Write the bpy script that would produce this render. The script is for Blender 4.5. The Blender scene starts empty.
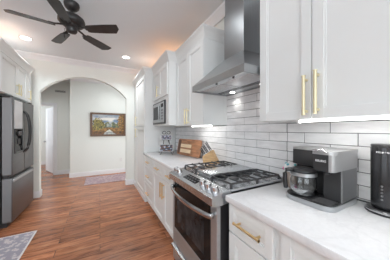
import bpy, bmesh, math, random
from mathutils import Vector, Matrix
random.seed(7)
S = bpy.context.scene
COL = S.collection
PI = math.pi

# ------------------------------------------------------------------ camera
CAM_H = 1.325
cam_d = bpy.data.cameras.new('camera'); cam = bpy.data.objects.new('camera', cam_d); COL.objects.link(cam)
cam.location = (0, 0, CAM_H)
cam.rotation_euler = (PI/2, 0, -math.atan(95/173.0))
cam_d.sensor_width = 36; cam_d.lens = 173/390*36
cam_d.clip_start = 0.02; cam_d.clip_end = 60
S.camera = cam

# ------------------------------------------------------------------ world, lights, exposure
W = bpy.data.worlds.new('world'); S.world = W; W.use_nodes = True
bg = W.node_tree.nodes['Background']; bg.inputs[0].default_value = (0.9, 0.95, 1.0, 1); bg.inputs[1].default_value = 1.6
S.view_settings.view_transform = 'Standard'; S.view_settings.look = 'None'
S.view_settings.gamma = 1; S.view_settings.use_curve_mapping = False
S.view_settings.exposure = 0.08

def area(name, loc, rot, sx, sy, power, col=(1, 1, 1), spread=PI):
    l = bpy.data.lights.new(name, 'AREA'); l.shape = 'RECTANGLE'; l.size = sx; l.size_y = sy
    l.energy = power; l.color = col; l.spread = spread
    o = bpy.data.objects.new(name, l); COL.objects.link(o); o.location = loc; o.rotation_euler = rot
    return o
# window daylight from behind the camera; the left side lamp is added fill
area('window_daylight_back', (-1.5, -2.9, 1.55), (PI/2, 0, 0), 3.6, 1.9, 60, (0.90, 0.96, 1.0))
area('window_daylight_side', (-4.4, 0.4, 1.55), (PI/2, 0, -PI/2), 3.4, 1.9, 8, (0.92, 0.96, 1.0))
area('bounced_flash', (-1.1, -0.6, 1.9), (PI, 0, 0), 1.6, 1.6, 50, (0.95, 0.97, 1.0))  # added area lamp aimed at the ceiling for soft overall light
fl = bpy.data.lights.new('photographer_flash', 'SPOT'); fl.energy = 120; fl.spot_size = 1.25; fl.spot_blend = 1.0; fl.shadow_soft_size = .3; fl.color = (.95, .97, 1)  # added spot that brightens the refrigerator side and arch wall
fo = bpy.data.objects.new('photographer_flash', fl); COL.objects.link(fo); fo.location = (.35, -.7, 1.95)
fo.rotation_euler = (Vector((-1.1, 3.9, 1.75))-Vector((.35, -.7, 1.95))).to_track_quat('-Z', 'Y').to_euler()
area('hall_daylight', (2.4, 5.2, 1.7), (PI/2, 0, PI/2), 1.0, 1.6, 24, (0.97, 0.99, 1.0))  # added fill lamp for the hall, no window behind it
area('corridor_daylight', (-3.5, 7.6, 1.7), (PI/2, 0, -PI/2), 1.2, 1.6, 36, (0.95, 0.97, 1.0))  # added fill lamp, out of view in the far room

# ------------------------------------------------------------------ materials
def new_mat(name):
    m = bpy.data.materials.new(name); m.use_nodes = True
    return m, m.node_tree, m.node_tree.nodes['Principled BSDF']
def mat(name, col, rough=0.5, metal=0.0, bump=0.0, bscale=60, var=0.0, vscale=4, emit=None, es=0, coat=0, trans=0, stretch=None, ior=None):
    m, nt, b = new_mat(name)
    N = nt.nodes.new; L = nt.links.new
    b.inputs['Base Color'].default_value = (*col, 1); b.inputs['Roughness'].default_value = rough
    b.inputs['Metallic'].default_value = metal
    if coat: b.inputs['Coat Weight'].default_value = coat
    if trans: b.inputs['Transmission Weight'].default_value = trans
    if ior: b.inputs['IOR'].default_value = ior
    tc = N('ShaderNodeTexCoord'); mp = N('ShaderNodeMapping'); L(tc.outputs['Object'], mp.inputs[0])
    if stretch: mp.inputs['Scale'].default_value = stretch
    if var:
        n = N('ShaderNodeTexNoise'); n.inputs['Scale'].default_value = vscale; n.inputs['Detail'].default_value = 5
        L(mp.outputs[0], n.inputs[0])
        r = N('ShaderNodeValToRGB'); L(n.outputs[0], r.inputs[0])
        r.color_ramp.elements[0].position = 0.3; r.color_ramp.elements[1].position = 0.7
        r.color_ramp.elements[0].color = (*[max(0, c*(1-var)) for c in col], 1)
        r.color_ramp.elements[1].color = (*[min(1, c*(1+var)) for c in col], 1)
        L(r.outputs[0], b.inputs['Base Color'])
    if bump:
        n = N('ShaderNodeTexNoise'); n.inputs['Scale'].default_value = bscale; n.inputs['Detail'].default_value = 3
        L(mp.outputs[0], n.inputs[0])
        bp = N('ShaderNodeBump'); bp.inputs['Strength'].default_value = bump; bp.inputs['Distance'].default_value = 0.01
        L(n.outputs[0], bp.inputs['Height']); L(bp.outputs[0], b.inputs['Normal'])
    if emit:
        b.inputs['Emission Color'].default_value = (*emit, 1); b.inputs['Emission Strength'].default_value = es
    return m

M = {}
M['wall'] = mat('wall_paint', (0.82, 0.845, 0.81), 0.75, bump=0.05, bscale=150)
M['ceil'] = mat('ceiling_paint', (0.79, 0.84, 0.875), 0.8, bump=0.05, bscale=120)
M['trim'] = mat('trim_paint', (0.84, 0.85, 0.87), 0.35)
M['cab'] = mat('cabinet_paint', (0.79, 0.81, 0.805), 0.30, var=0.012, vscale=3)
M['cabin'] = mat('cabinet_gap', (0.30, 0.30, 0.31), 0.6, var=0.05)
M['gold'] = mat('brushed_brass', (0.80, 0.73, 0.50), 0.42, 0.6, bump=0.03, stretch=(1, 1, 12))
M['brass'] = mat('satin_brass', (0.84, 0.61, 0.32), 0.32, 0.95, bump=0.03, stretch=(1, 12, 1))
M['steel'] = mat('brushed_steel', (0.46, 0.475, 0.49), 0.32, 0.7, bump=0.05, bscale=40, stretch=(1, 1, 30), var=0.04)
M['steelh'] = mat('brushed_steel_horizontal', (0.59, 0.61, 0.63), 0.26, 1.0, bump=0.04, bscale=40, stretch=(30, 1, 30), var=0.05)
M['hood'] = mat('hood_steel', (0.39, 0.405, 0.415), 0.34, 1.0, bump=0.03, bscale=30, stretch=(20, 1, 1), var=0.05)
M['fridge'] = mat('dark_stainless', (0.165, 0.165, 0.17), 0.36, 0.85, bump=0.03, bscale=40, stretch=(1, 1, 30), var=0.04)
M['fridge_side'] = mat('fridge_door_edge', (0.22, 0.22, 0.225), 0.5, 0.5, var=0.03)
M['chrome'] = mat('chrome', (0.62, 0.62, 0.63), 0.22, 1.0, var=0.02)
M['black'] = mat('black_plastic', (0.018, 0.018, 0.02), 0.35, var=0.1)
M['gloss'] = mat('black_glass', (0.012, 0.013, 0.014), 0.08, var=0.1, ior=1.33)
M['iron'] = mat('cast_iron', (0.045, 0.045, 0.048), 0.45, bump=0.2, bscale=200)
M['charcoal'] = mat('charcoal_plastic', (0.035, 0.035, 0.037), 0.35, 0.1, var=0.05)
M['greyplastic'] = mat('grey_silver_plastic', (0.20, 0.20, 0.205), 0.3, 0.6, var=0.04)
M['silver'] = mat('silver_plastic', (0.38, 0.38, 0.385), 0.3, 0.5, var=0.03)
M['palepanel'] = mat('pale_silver_panel', (0.72, 0.73, 0.75), 0.35, 0.0, var=0.03)
M['fan'] = mat('fan_bronze', (0.022, 0.021, 0.021), 0.45, 0.0, var=0.15, vscale=8)
M['blade'] = mat('fan_blade_wood', (0.030, 0.029, 0.028), 0.38, var=0.25, vscale=6, stretch=(3, 3, 3))
M['ledlamp'] = mat('led_strip', (0.9, 0.9, 0.9), 0.5, emit=(1, 0.99, 0.96), es=4.5)
M['canlamp'] = mat('downlight_lens', (0.9, 0.9, 0.9), 0.5, emit=(1, 0.98, 0.93), es=9)
M['warmlamp'] = mat('warm_puck_lens', (0.9, 0.8, 0.6), 0.5, emit=(1, 0.62, 0.3), es=3)
M['woodlight'] = mat('maple_wood', (0.62, 0.40, 0.20), 0.45, var=0.18, vscale=10, stretch=(1, 1, 6))
M['woodpale'] = mat('pale_wood', (0.86, 0.68, 0.47), 0.45, var=0.12, vscale=8, stretch=(1, 1, 8))
M['woodred'] = mat('reddish_board_wood', (0.44, 0.215, 0.115), 0.4, var=0.35, vscale=7, stretch=(1, 1, 5))
M['white'] = mat('white_ceramic', (0.82, 0.82, 0.82), 0.25, var=0.02)
M['plate'] = mat('white_outlet_plastic', (0.78, 0.78, 0.76), 0.4, var=0.02)
M['pink'] = mat('pink_glaze', (0.75, 0.10, 0.32), 0.3, var=0.1)
M['teal'] = mat('teal_glaze', (0.12, 0.45, 0.50), 0.3, var=0.1)
M['tan'] = mat('tan_stoneware', (0.34, 0.27, 0.23), 0.5, var=0.15, vscale=20)
M['goldframe'] = mat('bronze_picture_frame', (0.16, 0.10, 0.07), 0.45, 0.2, bump=0.3, bscale=90, var=0.3, vscale=30)
M['text'] = mat('silver_lettering', (0.8, 0.8, 0.8), 0.4, var=0.02)
M['grout'] = mat('grout', (0.20, 0.20, 0.205), 0.9, var=0.06, vscale=20)
M['doorpaint'] = mat('hall_door_paint', (0.80, 0.82, 0.86), 0.4, var=0.01)
M['coffee'] = mat('carafe_interior_steel', (0.55, 0.55, 0.56), 0.15, 1.0, var=0.2, vscale=15)
M['glass'] = mat('clear_glass', (0.95, 0.97, 0.97), 0.02, trans=1.0, var=0.01, ior=1.45)
M['winframe'] = mat('window_frame_paint', (0.8, 0.8, 0.8), 0.4, var=0.01)

for k_ in ('gloss',): M[k_].node_tree.nodes['Principled BSDF'].inputs['Specular IOR Level'].default_value = 0.22

def mat_tile():
    m, nt, b = new_mat('white_glazed_tile'); N = nt.nodes.new; L = nt.links.new
    tc = N('ShaderNodeTexCoord')
    n = N('ShaderNodeTexNoise'); n.inputs['Scale'].default_value = 9; n.inputs['Detail'].default_value = 2
    mp = N('ShaderNodeMapping'); mp.inputs['Scale'].default_value = (1, 0.7, 2.2); L(tc.outputs['Object'], mp.inputs[0]); L(mp.outputs[0], n.inputs[0])
    n2 = N('ShaderNodeTexNoise'); n2.inputs['Scale'].default_value = 3.0; L(tc.outputs['Object'], n2.inputs[0])
    r = N('ShaderNodeValToRGB'); r.color_ramp.elements[0].color = (0.78, 0.78, 0.79, 1); r.color_ramp.elements[1].color = (0.89, 0.89, 0.90, 1)
    r.color_ramp.elements[0].position = 0.3; r.color_ramp.elements[1].position = 0.65
    L(n.outputs[0], r.inputs[0]); L(r.outputs[0], b.inputs['Base Color'])
    b.inputs['Roughness'].default_value = 0.16
    bp = N('ShaderNodeBump'); bp.inputs['Strength'].default_value = 0.55; bp.inputs['Distance'].default_value = 0.02
    L(n.outputs[0], bp.inputs['Height']); L(bp.outputs[0], b.inputs['Normal'])
    return m
M['tile'] = mat_tile()

def mat_quartz():
    m, nt, b = new_mat('white_quartz'); N = nt.nodes.new; L = nt.links.new
    tc = N('ShaderNodeTexCoord')
    n = N('ShaderNodeTexNoise'); n.inputs['Scale'].default_value = 2.6; n.inputs['Detail'].default_value = 8; n.inputs['Distortion'].default_value = 1.6
    L(tc.outputs['Object'], n.inputs[0])
    r = N('ShaderNodeValToRGB'); e = r.color_ramp.elements
    e[0].position = 0.0; e[0].color = (0.86, 0.86, 0.87, 1); e[1].position = 1.0; e[1].color = (0.86, 0.86, 0.87, 1)
    for p, c in ((0.47, 0.86), (0.5, 0.81), (0.53, 0.86)):
        q = r.color_ramp.elements.new(p); q.color = (c, c, c*1.015, 1)
    n2 = N('ShaderNodeTexNoise'); n2.inputs['Scale'].default_value = 60; n2.inputs['Detail'].default_value = 4; L(tc.outputs['Object'], n2.inputs[0])
    mx = N('ShaderNodeMixRGB'); mx.blend_type = 'MULTIPLY'; mx.inputs[0].default_value = 0.12
    L(n.outputs[0], r.inputs[0]); L(r.outputs[0], mx.inputs[1]); L(n2.outputs[0], mx.inputs[2]); L(mx.outputs[0], b.inputs['Base Color'])
    b.inputs['Roughness'].default_value = 0.16
    return m
M['quartz'] = mat_quartz()

def mat_floor():
    m, nt, b = new_mat('hand_scraped_hardwood'); N = nt.nodes.new; L = nt.links.new
    tc = N('ShaderNodeTexCoord')
    br = N('ShaderNodeTexBrick'); br.inputs['Scale'].default_value = 1.0
    br.inputs['Brick Width'].default_value = 1.15; br.inputs['Row Height'].default_value = 0.127
    br.inputs['Mortar Size'].default_value = 0.0022; br.inputs['Mortar Smooth'].default_value = 0.2; br.offset = 0.37
    br.inputs['Color1'].default_value = (0.0, 0.0, 0.0, 1); br.inputs['Color2'].default_value = (1, 1, 1, 1); br.inputs['Mortar'].default_value = (0.5, 0.5, 0.5, 1)
    br.inputs['Bias'].default_value = 0
    L(tc.outputs['Object'], br.inputs[0])
    # per plank shift of the grain
    mp = N('ShaderNodeMapping'); mp.inputs['Scale'].default_value = (1.2, 7, 1); L(tc.outputs['Object'], mp.inputs[0])
    add = N('ShaderNodeVectorMath'); add.operation = 'ADD'; L(mp.outputs[0], add.inputs[0])
    sc = N('ShaderNodeVectorMath'); sc.operation = 'SCALE'; sc.inputs['Scale'].default_value = 13; L(br.outputs['Color'], sc.inputs[0]); L(sc.outputs[0], add.inputs[1])
    g = N('ShaderNodeTexNoise'); g.inputs['Scale'].default_value = 2.6; g.inputs['Detail'].default_value = 9; g.inputs['Roughness'].default_value = 0.58; g.inputs['Distortion'].default_value = 1.3
    L(add.outputs[0], g.inputs[0])
    r = N('ShaderNodeValToRGB'); e = r.color_ramp.elements
    e[0].position = 0.30; e[0].color = (0.075, 0.027, 0.012, 1); e[1].position = 0.72; e[1].color = (0.62, 0.275, 0.135, 1)
    q = e.new(0.40); q.color = (0.31, 0.108, 0.048, 1); q = e.new(0.52); q.color = (0.47, 0.182, 0.085, 1)
    L(g.outputs[0], r.inputs[0])
    r2 = N('ShaderNodeValToRGB'); r2.color_ramp.elements[0].color = (0.55, 0.53, 0.52, 1); r2.color_ramp.elements[1].color = (1.12, 1.1, 1.08, 1)
    L(br.outputs['Color'], r2.inputs[0])
    mx = N('ShaderNodeMixRGB'); mx.blend_type = 'MULTIPLY'; mx.inputs[0].default_value = 0.85; L(r.outputs[0], mx.inputs[1]); L(r2.outputs[0], mx.inputs[2])
    mx2 = N('ShaderNodeMixRGB'); L(br.outputs['Fac'], mx2.inputs[0]); L(mx.outputs[0], mx2.inputs[1]); mx2.inputs[2].default_value = (0.05, 0.02, 0.012, 1)
    L(mx2.outputs[0], b.inputs['Base Color'])
    b.inputs['Roughness'].default_value = 0.22
    bp = N('ShaderNodeBump'); bp.inputs['Strength'].default_value = 0.25; bp.inputs['Distance'].default_value = 0.01
    L(g.outputs[0], bp.inputs['Height']); L(bp.outputs[0], b.inputs['Normal'])
    return m
M['floor'] = mat_floor()

def mat_rug(name, cols, sc):
    m, nt, b = new_mat(name); N = nt.nodes.new; L = nt.links.new
    tc = N('ShaderNodeTexCoord')
    v = N('ShaderNodeTexVoronoi'); v.inputs['Scale'].default_value = sc; L(tc.outputs['Object'], v.inputs[0])
    n = N('ShaderNodeTexNoise'); n.inputs['Scale'].default_value = sc*1.6; n.inputs['Detail'].default_value = 6; n.inputs['Distortion'].default_value = 1.5; L(tc.outputs['Object'], n.inputs[0])
    mx = N('ShaderNodeMath'); mx.operation = 'ADD'; L(v.outputs['Distance'], mx.inputs[0]); L(n.outputs[0], mx.inputs[1])
    r = N('ShaderNodeValToRGB'); e = r.color_ramp.elements
    e[0].position = 0.45; e[0].color = (*cols[0], 1); e[1].position = 1.15 if False else 1.0; e[1].color = (*cols[3], 1)
    q = e.new(0.62); q.color = (*cols[1], 1); q = e.new(0.8); q.color = (*cols[2], 1)
    L(mx.outputs[0], r.inputs[0]); L(r.outputs[0], b.inputs['Base Color']); b.inputs['Roughness'].default_value = 0.95
    return m
M['rug1'] = mat_rug('faded_rug_wool', [(0.30, 0.26, 0.27), (0.50, 0.42, 0.42), (0.58, 0.53, 0.54), (0.30, 0.28, 0.32)], 20)
M['rug2'] = mat_rug('pink_rug_wool', [(0.36, 0.22, 0.23), (0.55, 0.38, 0.38), (0.50, 0.42, 0.44), (0.34, 0.24, 0.26)], 15)
M['rugedge'] = mat('rug_border', (0.66, 0.63, 0.62), 0.95, bump=0.3, bscale=120, var=0.06)

def vcol_mat(name, rough=0.5):
    m, nt, b = new_mat(name)
    a = nt.nodes.new('ShaderNodeVertexColor'); a.layer_name = 'paint'
    n = nt.nodes.new('ShaderNodeTexNoise'); n.inputs['Scale'].default_value = 140
    mx = nt.nodes.new('ShaderNodeMixRGB'); mx.blend_type = 'OVERLAY'; mx.inputs[0].default_value = 0.25
    nt.links.new(a.outputs[0], mx.inputs[1]); nt.links.new(n.outputs[0], mx.inputs[2]); nt.links.new(mx.outputs[0], b.inputs['Base Color'])
    b.inputs['Roughness'].default_value = rough
    return m

# ------------------------------------------------------------------ geometry helpers
def B(): return bmesh.new()
def box(bm, x0, x1, y0, y1, z0, z1, bev=0.0, mtx=None, seg=1):
    if x0 > x1: x0, x1 = x1, x0
    if y0 > y1: y0, y1 = y1, y0
    if z0 > z1: z0, z1 = z1, z0
    t = bmesh.new()
    r = bmesh.ops.create_cube(t, size=1)
    for v in t.verts:
        v.co = Vector((x0+(v.co.x+.5)*(x1-x0), y0+(v.co.y+.5)*(y1-y0), z0+(v.co.z+.5)*(z1-z0)))
    if bev: bmesh.ops.bevel(t, geom=t.edges[:], offset=bev, segments=seg, profile=0.5, affect='EDGES')
    merge(bm, t, mtx)
    return bm
def merge(bm, t, mtx=None):
    if mtx: bmesh.ops.transform(t, matrix=mtx, verts=t.verts[:])
    me = bpy.data.meshes.new('tmp'); t.to_mesh(me); t.free(); bm.from_mesh(me); bpy.data.meshes.remove(me)
def cyl(bm, p0, p1, r0, r1=None, seg=16, cap=True):
    p0 = Vector(p0); p1 = Vector(p1); r1 = r0 if r1 is None else r1
    d = p1-p0; q = d.to_track_quat('Z', 'Y').to_matrix().to_4x4()
    t = bmesh.new(); bmesh.ops.create_cone(t, cap_ends=cap, segments=seg, radius1=r0, radius2=r1, depth=d.length)
    merge(bm, t, Matrix.Translation((p0+p1)/2) @ q); return bm
def tube(bm, pts, r, seg=8, flat=None):
    pts = [Vector(p) for p in pts]; rings = []
    for i, p in enumerate(pts):
        d = (pts[min(i+1, len(pts)-1)]-pts[max(i-1, 0)]).normalized()
        up = Vector((0, 0, 1)) if abs(d.z) < .9 else Vector((1, 0, 0))
        a = d.cross(up).normalized(); b_ = a.cross(d).normalized()
        fa, fb = flat or (1, 1)
        rings.append([bm.verts.new(p+a*math.cos(k/seg*2*PI)*r*fa+b_*math.sin(k/seg*2*PI)*r*fb) for k in range(seg)])
    for i in range(len(rings)-1):
        for k in range(seg):
            bm.faces.new((rings[i][k], rings[i][(k+1) % seg], rings[i+1][(k+1) % seg], rings[i+1][k]))
    bm.faces.new(rings[0][::-1]); bm.faces.new(rings[-1])
    return bm
def lathe(bm, c, prof, seg=32):
    c = Vector(c); rings = []
    for r, z in prof:
        rings.append([bm.verts.new(c+Vector((max(r, 1e-4)*math.cos(k/seg*2*PI), max(r, 1e-4)*math.sin(k/seg*2*PI), z))) for k in range(seg)])
    for i in range(len(rings)-1):
        for k in range(seg):
            bm.faces.new((rings[i][k], rings[i][(k+1) % seg], rings[i+1][(k+1) % seg], rings[i+1][k]))
    return bm
def prism(bm, pts, vec):
    """extrude a closed polygon (3D points) along vec"""
    vec = Vector(vec); a = [bm.verts.new(Vector(p)) for p in pts]; b_ = [bm.verts.new(Vector(p)+vec) for p in pts]
    n = len(a)
    bm.faces.new(a); bm.faces.new(b_[::-1])
    for i in range(n): bm.faces.new((a[i], b_[i], b_[(i+1) % n], a[(i+1) % n]))
    return bm

BASE = {}
def root_of(o):
    while o.parent: o = o.parent
    return o
def obj(name, bm, m, parent=None, smooth=None, label=None):
    bmesh.ops.recalc_face_normals(bm, faces=bm.faces[:])
    if parent is not None:
        bmesh.ops.translate(bm, vec=-Vector(BASE[root_of(parent).name]), verts=bm.verts[:])
    me = bpy.data.meshes.new(name); bm.to_mesh(me); bm.free()
    me.materials.append(M[m] if isinstance(m, str) else m)
    if smooth is not None:
        for p in me.polygons: p.use_smooth = True
        try: me.set_sharp_from_angle(angle=math.radians(smooth))
        except Exception: pass
    o = bpy.data.objects.new(name, me); COL.objects.link(o); o.parent = parent
    if label: o['label'] = label
    return o
def tag(o, label, cat, group=None):
    o['label'] = label; o['category'] = cat
    if group: o['group'] = group
    return o
def thing(name, label, cat, loc, group=None):
    o = bpy.data.objects.new(name, None); COL.objects.link(o); o.location = loc; o.empty_display_size = 0.1
    BASE[o.name] = tuple(loc)
    return tag(o, label, cat, group)
def solo(name, bm, m, label, cat, loc, group=None, smooth=None):
    """a thing of one mesh, its origin at loc"""
    bmesh.ops.translate(bm, vec=-Vector(loc), verts=bm.verts[:])
    o = obj(name, bm, m, None, smooth); o.location = loc; BASE[o.name] = tuple(loc)
    return tag(o, label, cat, group)
def struct(name, bm, m, smooth=None):
    o = obj(name, bm, m, None, smooth); o['kind'] = 'structure'; return o
def copy_tree(o, parent=None):
    c = o.copy(); COL.objects.link(c); c.parent = parent
    for ch in list(o.children): copy_tree(ch, c)
    return c

# ------------------------------------------------------------------ room shell
WX = 1.33        # right wall
CZ = 2.80        # ceiling
YA = 4.45        # arch wall
YH = 5.87        # hall wall
struct('floor', box(B(), -4.6, 3.2, -3.1, 9.6, -0.1, 0), 'floor')
struct('ceiling', box(B(), -4.6, 3.2, -3.1, 9.6, CZ, CZ+0.1), 'ceil')
struct('wall_right', box(B(), WX+0.012, WX+0.15, -3.0, YA, 0, CZ), 'wall')
# arch wall
bm = B()
xl, xr, zs, za = -1.045, 0.555, 2.085, 2.475
box(bm, -4.5, xl, YA, YA+0.12, 0, CZ); box(bm, xr, WX+0.15, YA, YA+0.12, 0, CZ)
cx = (xl+xr)/2; hw = (xr-xl)/2; rise = za-zs; RR = (hw*hw+rise*rise)/(2*rise); zc = za-RR
a0 = math.asin(hw/RR); arc = [(cx+RR*math.sin(-a0+2*a0*k/28), zc+RR*math.cos(-a0+2*a0*k/28)) for k in range(29)]
for k in range(28):
    (xa, z1_), (xb, z2_) = arc[k], arc[k+1]
    prism(bm, [(xa, YA, z1_), (xb, YA, z2_), (xb, YA, CZ), (xa, YA, CZ)], (0, 0.12, 0))
struct('wall_arch', bm, 'wall')
# alcove walls at the fridge, open side, back wall
struct('wall_left', box(B(), -2.05, -1.93, 2.95, YA, 0, CZ), 'wall')
bm = B()
box(bm, -4.6, -4.5, -3, YA, 0, 0.55); box(bm, -4.6, -4.5, -3, YA, 2.55, CZ); box(bm, -4.6, -4.5, -3, -1.35, 0.55, 2.55); box(bm, -4.6, -4.5, 2.15, YA, 0.55, 2.55)
struct('wall_far_left', bm, 'wall')
bm = B()
box(bm, -4.6, WX+.15, -3.1, -3, 0, 0.55); box(bm, -4.6, WX+.15, -3.1, -3, 2.55, CZ); box(bm, -4.6, -3.35, -3.1, -3, 0.55, 2.55); box(bm, 0.35, WX+.15, -3.1, -3, 0.55, 2.55)
struct('wall_back', bm, 'wall')
def window(n, pts):
    fr = B(); ax, a, b_, at = pts
    def bb(u0, u1, z0, z1, g, t=0.03):
        if ax == 'y': box(g, u0, u1, at-t, at+t, z0, z1)
        else: box(g, at-t, at+t, u0, u1, z0, z1)
    bb(a, a+.06, .55, 2.55, fr); bb(b_-.06, b_, .55, 2.55, fr); bb(a+.06, b_-.06, .55, .61, fr); bb(a+.06, b_-.06, 2.49, 2.55, fr)
    for k in (1, 2): u = a+(b_-a)*k/3; bb(u-.03, u+.03, .61, 2.49, fr)
    o = struct('window_%d' % n, fr, 'winframe')
    g = B(); bb(a+.06, b_-.06, .61, 2.49, g, .003)
    BASE[o.name] = (0, 0, 0); obj('window_pane', g, 'glass', o)
window(1, ('y', -3.35, 0.35, -3.05)); window(2, ('x', -1.35, 2.15, -4.55))
# hall beyond the arch
struct('wall_hall', box(B(), -0.73, 3.2, YH, YH+0.12, 0, CZ), 'wall')
bm = B(); box(bm, -0.73, -0.61, YH+0.12, 6.46, 0, CZ); struct('wall_hall_side', bm, 'wall')
bm = B(); box(bm, -1.18, -0.61, 6.46, 6.58, 0, CZ); box(bm, -4.5, -2.02, 6.46, 6.58, 0, CZ); box(bm, -2.02, -1.18, 6.46, 6.58, 2.05, CZ)
struct('wall_corridor', bm, 'wall')
struct('wall_far_room', box(B(), -4.6, 3.2, 8.6, 8.7, 0, CZ), 'wall')
struct('wall_hall_right', box(B(), 3.1, 3.2, YA, 8.7, 0, CZ), 'wall')
struct('wall_hall_left', box(B(), -4.6, -4.5, YA, 8.7, 0, CZ), 'wall')
# casing and open door of the far room
bm = B(); box(bm, -1.20, -1.11, 6.435, 6.60, 0, 2.12, .004); box(bm, -2.09, -2.00, 6.435, 6.60, 0, 2.12, .004); box(bm, -2.00, -1.20, 6.435, 6.60, 2.035, 2.12, .004)
struct('trim_1', bm, 'trim')
bm = B()
dd = Vector((-0.33, 0.73, 0)).normalized(); mt = Matrix.Translation((-1.215, 6.61, 0)) @ Matrix.Rotation(math.atan2(dd.y, dd.x), 4, 'Z')
box(bm, 0, .80, -.018, .018, .012, 2.02, .003, mt)
for z0, z1 in ((.2, .85), (1.0, 1.88)):
    for x0, x1 in ((.10, .36), (.44, .70)):
        for sgn in (-1, 1):
            box(bm, x0, x1, sgn*.018, sgn*.024, z0, z1, .003, mt)
dr = struct('door_1', bm, 'doorpaint'); BASE[dr.name] = (0, 0, 0)
bm = B()
for sgn in (-1, 1):
    t = bmesh.new(); bmesh.ops.create_uvsphere(t, u_segments=12, v_segments=8, radius=.028); merge(bm, t, mt @ Matrix.Translation((.74, sgn*.06, .95)))
t = bmesh.new(); bmesh.ops.create_cone(t, cap_ends=True, segments=10, radius1=.01, radius2=.01, depth=.12); merge(bm, t, mt @ Matrix.Translation((.74, 0, .95)) @ Matrix.Rotation(PI/2, 4, 'X'))
obj('door_knob', bm, 'steel', dr, 40)

# baseboards
def bboard(name, x0, x1, y0, y1, h=0.125):
    bm = B(); box(bm, x0, x1, y0, y1, 0, h-.02, .002); 
    # slimmer cap moulding
    if abs(x1-x0) > abs(y1-y0): box(bm, x0, x1, y0+.004, y1-.004 if False else y1, h-.02, h, .003)
    else: box(bm, x0+.002, x1-.002, y0, y1, h-.02, h, .003)
    struct(name, bm, 'trim')
bboard('baseboard_hall', -0.745, 3.1, YH-.015, YH)
bboard('baseboard_corridor', -1.11, -0.73, 6.445, 6.46)
bboard('baseboard_arch_left', -1.93, xl, YA-.015, YA)
bboard('baseboard_arch_right', xr, 0.72, YA-.015, YA)
bm = B(); box(bm, xl-.0, xl+.014, YA-.015, YA+.135, 0, .125, .003); struct('baseboard_arch_left_jamb', bm, 'trim')
bm = B(); box(bm, xr-.014, xr, YA-.015, YA+.135, 0, .125, .003); struct('baseboard_arch_right_jamb', bm, 'trim')
bboard('baseboard_far_room', -4.5, 3.1, 8.585, 8.6)
# ceiling crown along arch wall and right wall
def crown_profile(out, s=0.10):
    # (outward, z) profile of the moulding
    return [(0, CZ-s), (.012, CZ-s), (.022, CZ-s+.02), (.05, CZ-.045), (.078, CZ-.022), (.085, CZ), (0, CZ)]
bm = B(); prism(bm, [(-1.93, YA-o, z) for o, z in crown_profile(0)], (WX+1.93, 0, 0)); struct('trim_2', bm, 'trim')
bm = B(); prism(bm, [(WX-o, -3.0, z) for o, z in crown_profile(0)], (0, YA+3.0, 0)); struct('trim_3', bm, 'trim')
bm = B(); prism(bm, [(-1.93+o, 2.95, z) for o, z in crown_profile(0)], (0, YA-2.95, 0)); struct('trim_4', bm, 'trim')
bm = B(); prism(bm, [(-0.73, YH-o, z) for o, z in crown_profile(0)], (3.83, 0, 0)); struct('trim_5', bm, 'trim')

# backsplash: individual glazed tiles in one mesh over a grout bed
bm = B(); TW, TH = 0.305, 0.0755; z0 = 1.305-6*TH
def tiles(bm, ya, yb, za_, zb_):
    k0 = int(math.floor((za_-1.305)/TH)); k = k0
    while 1.305+k*TH < zb_-.004:
        lo, hi = max(za_, 1.305+k*TH), min(zb_, 1.305+(k+1)*TH)
        off = 1.18 if k % 2 == 0 else 1.04
        j = math.floor((ya-off)/TW)
        while off+j*TW < yb-.004:
            a, b_ = max(ya, off+j*TW), min(yb, off+(j+1)*TW)
            if b_-a > .006 and hi-lo > .006:
                tx, tz = random.uniform(-1, 1)*.007, random.uniform(-1, 1)*.02
                mt = Matrix.Translation((WX+.002, (a+b_)/2, (lo+hi)/2)) @ Matrix.Rotation(tx, 4, 'Z') @ Matrix.Rotation(tz, 4, 'Y')
                box(bm, -.005, .005, -(b_-a)/2+.0022, (b_-a)/2-.0022, -(hi-lo)/2+.0022, (hi-lo)/2-.0022, .0022, mt)
            j += 1
        k += 1
tiles(bm, 0.8675, 1.6325, .80, CZ-.10); struct('wall_backsplash', bm, 'tile')
bm = B(); tiles(bm, -0.6, 0.8675, .918, 1.378); struct('wall_backsplash_near', bm, 'tile')
bm = B(); tiles(bm, 1.6325, 3.22, .918, 1.378); struct('wall_backsplash_far', bm, 'tile')
bm = B(); box(bm, WX+.001, WX+.012, -.6, 3.23, .80, 1.382); box(bm, WX+.001, WX+.012, .868, 1.632, 1.382, CZ); struct('wall_grout', bm, 'grout')

# ------------------------------------------------------------------ cabinets
def shaker(parent, name, face, y0, y1, z0, z1, out, rail=0.055, th=0.02, label=None, m='cab'):
    """framed flat-panel front; out=-1 faces -X, +1 faces +X"""
    bm = B(); g = .0024
    y0 += g; y1 -= g; z0 += g; z1 -= g
    xa, xb = face, face+out*th
    box(bm, xa, xb, y0, y0+rail, z0, z1, .0012); box(bm, xa, xb, y1-rail, y1, z0, z1, .0012)
    box(bm, xa, xb, y0+rail, y1-rail, z0, z0+rail, .0012); box(bm, xa, xb, y0+rail, y1-rail, z1-rail, z1, .0012)
    # small inner bead and the recessed panel
    r2 = rail+.008; xm = face+out*(th-.005)
    box(bm, xa, xm, y0+rail, y0+r2, z0+rail, z1-rail); box(bm, xa, xm, y1-r2, y1-rail, z0+rail, z1-rail)
    box(bm, xa, xm, y0+r2, y1-r2, z0+rail, z0+r2); box(bm, xa, xm, y0+r2, y1-r2, z1-r2, z1-rail)
    box(bm, xa, face+out*(th-.011), y0+r2, y1-r2, z0+r2, z1-r2)
    return obj(name, bm, m, parent, label=label)
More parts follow.
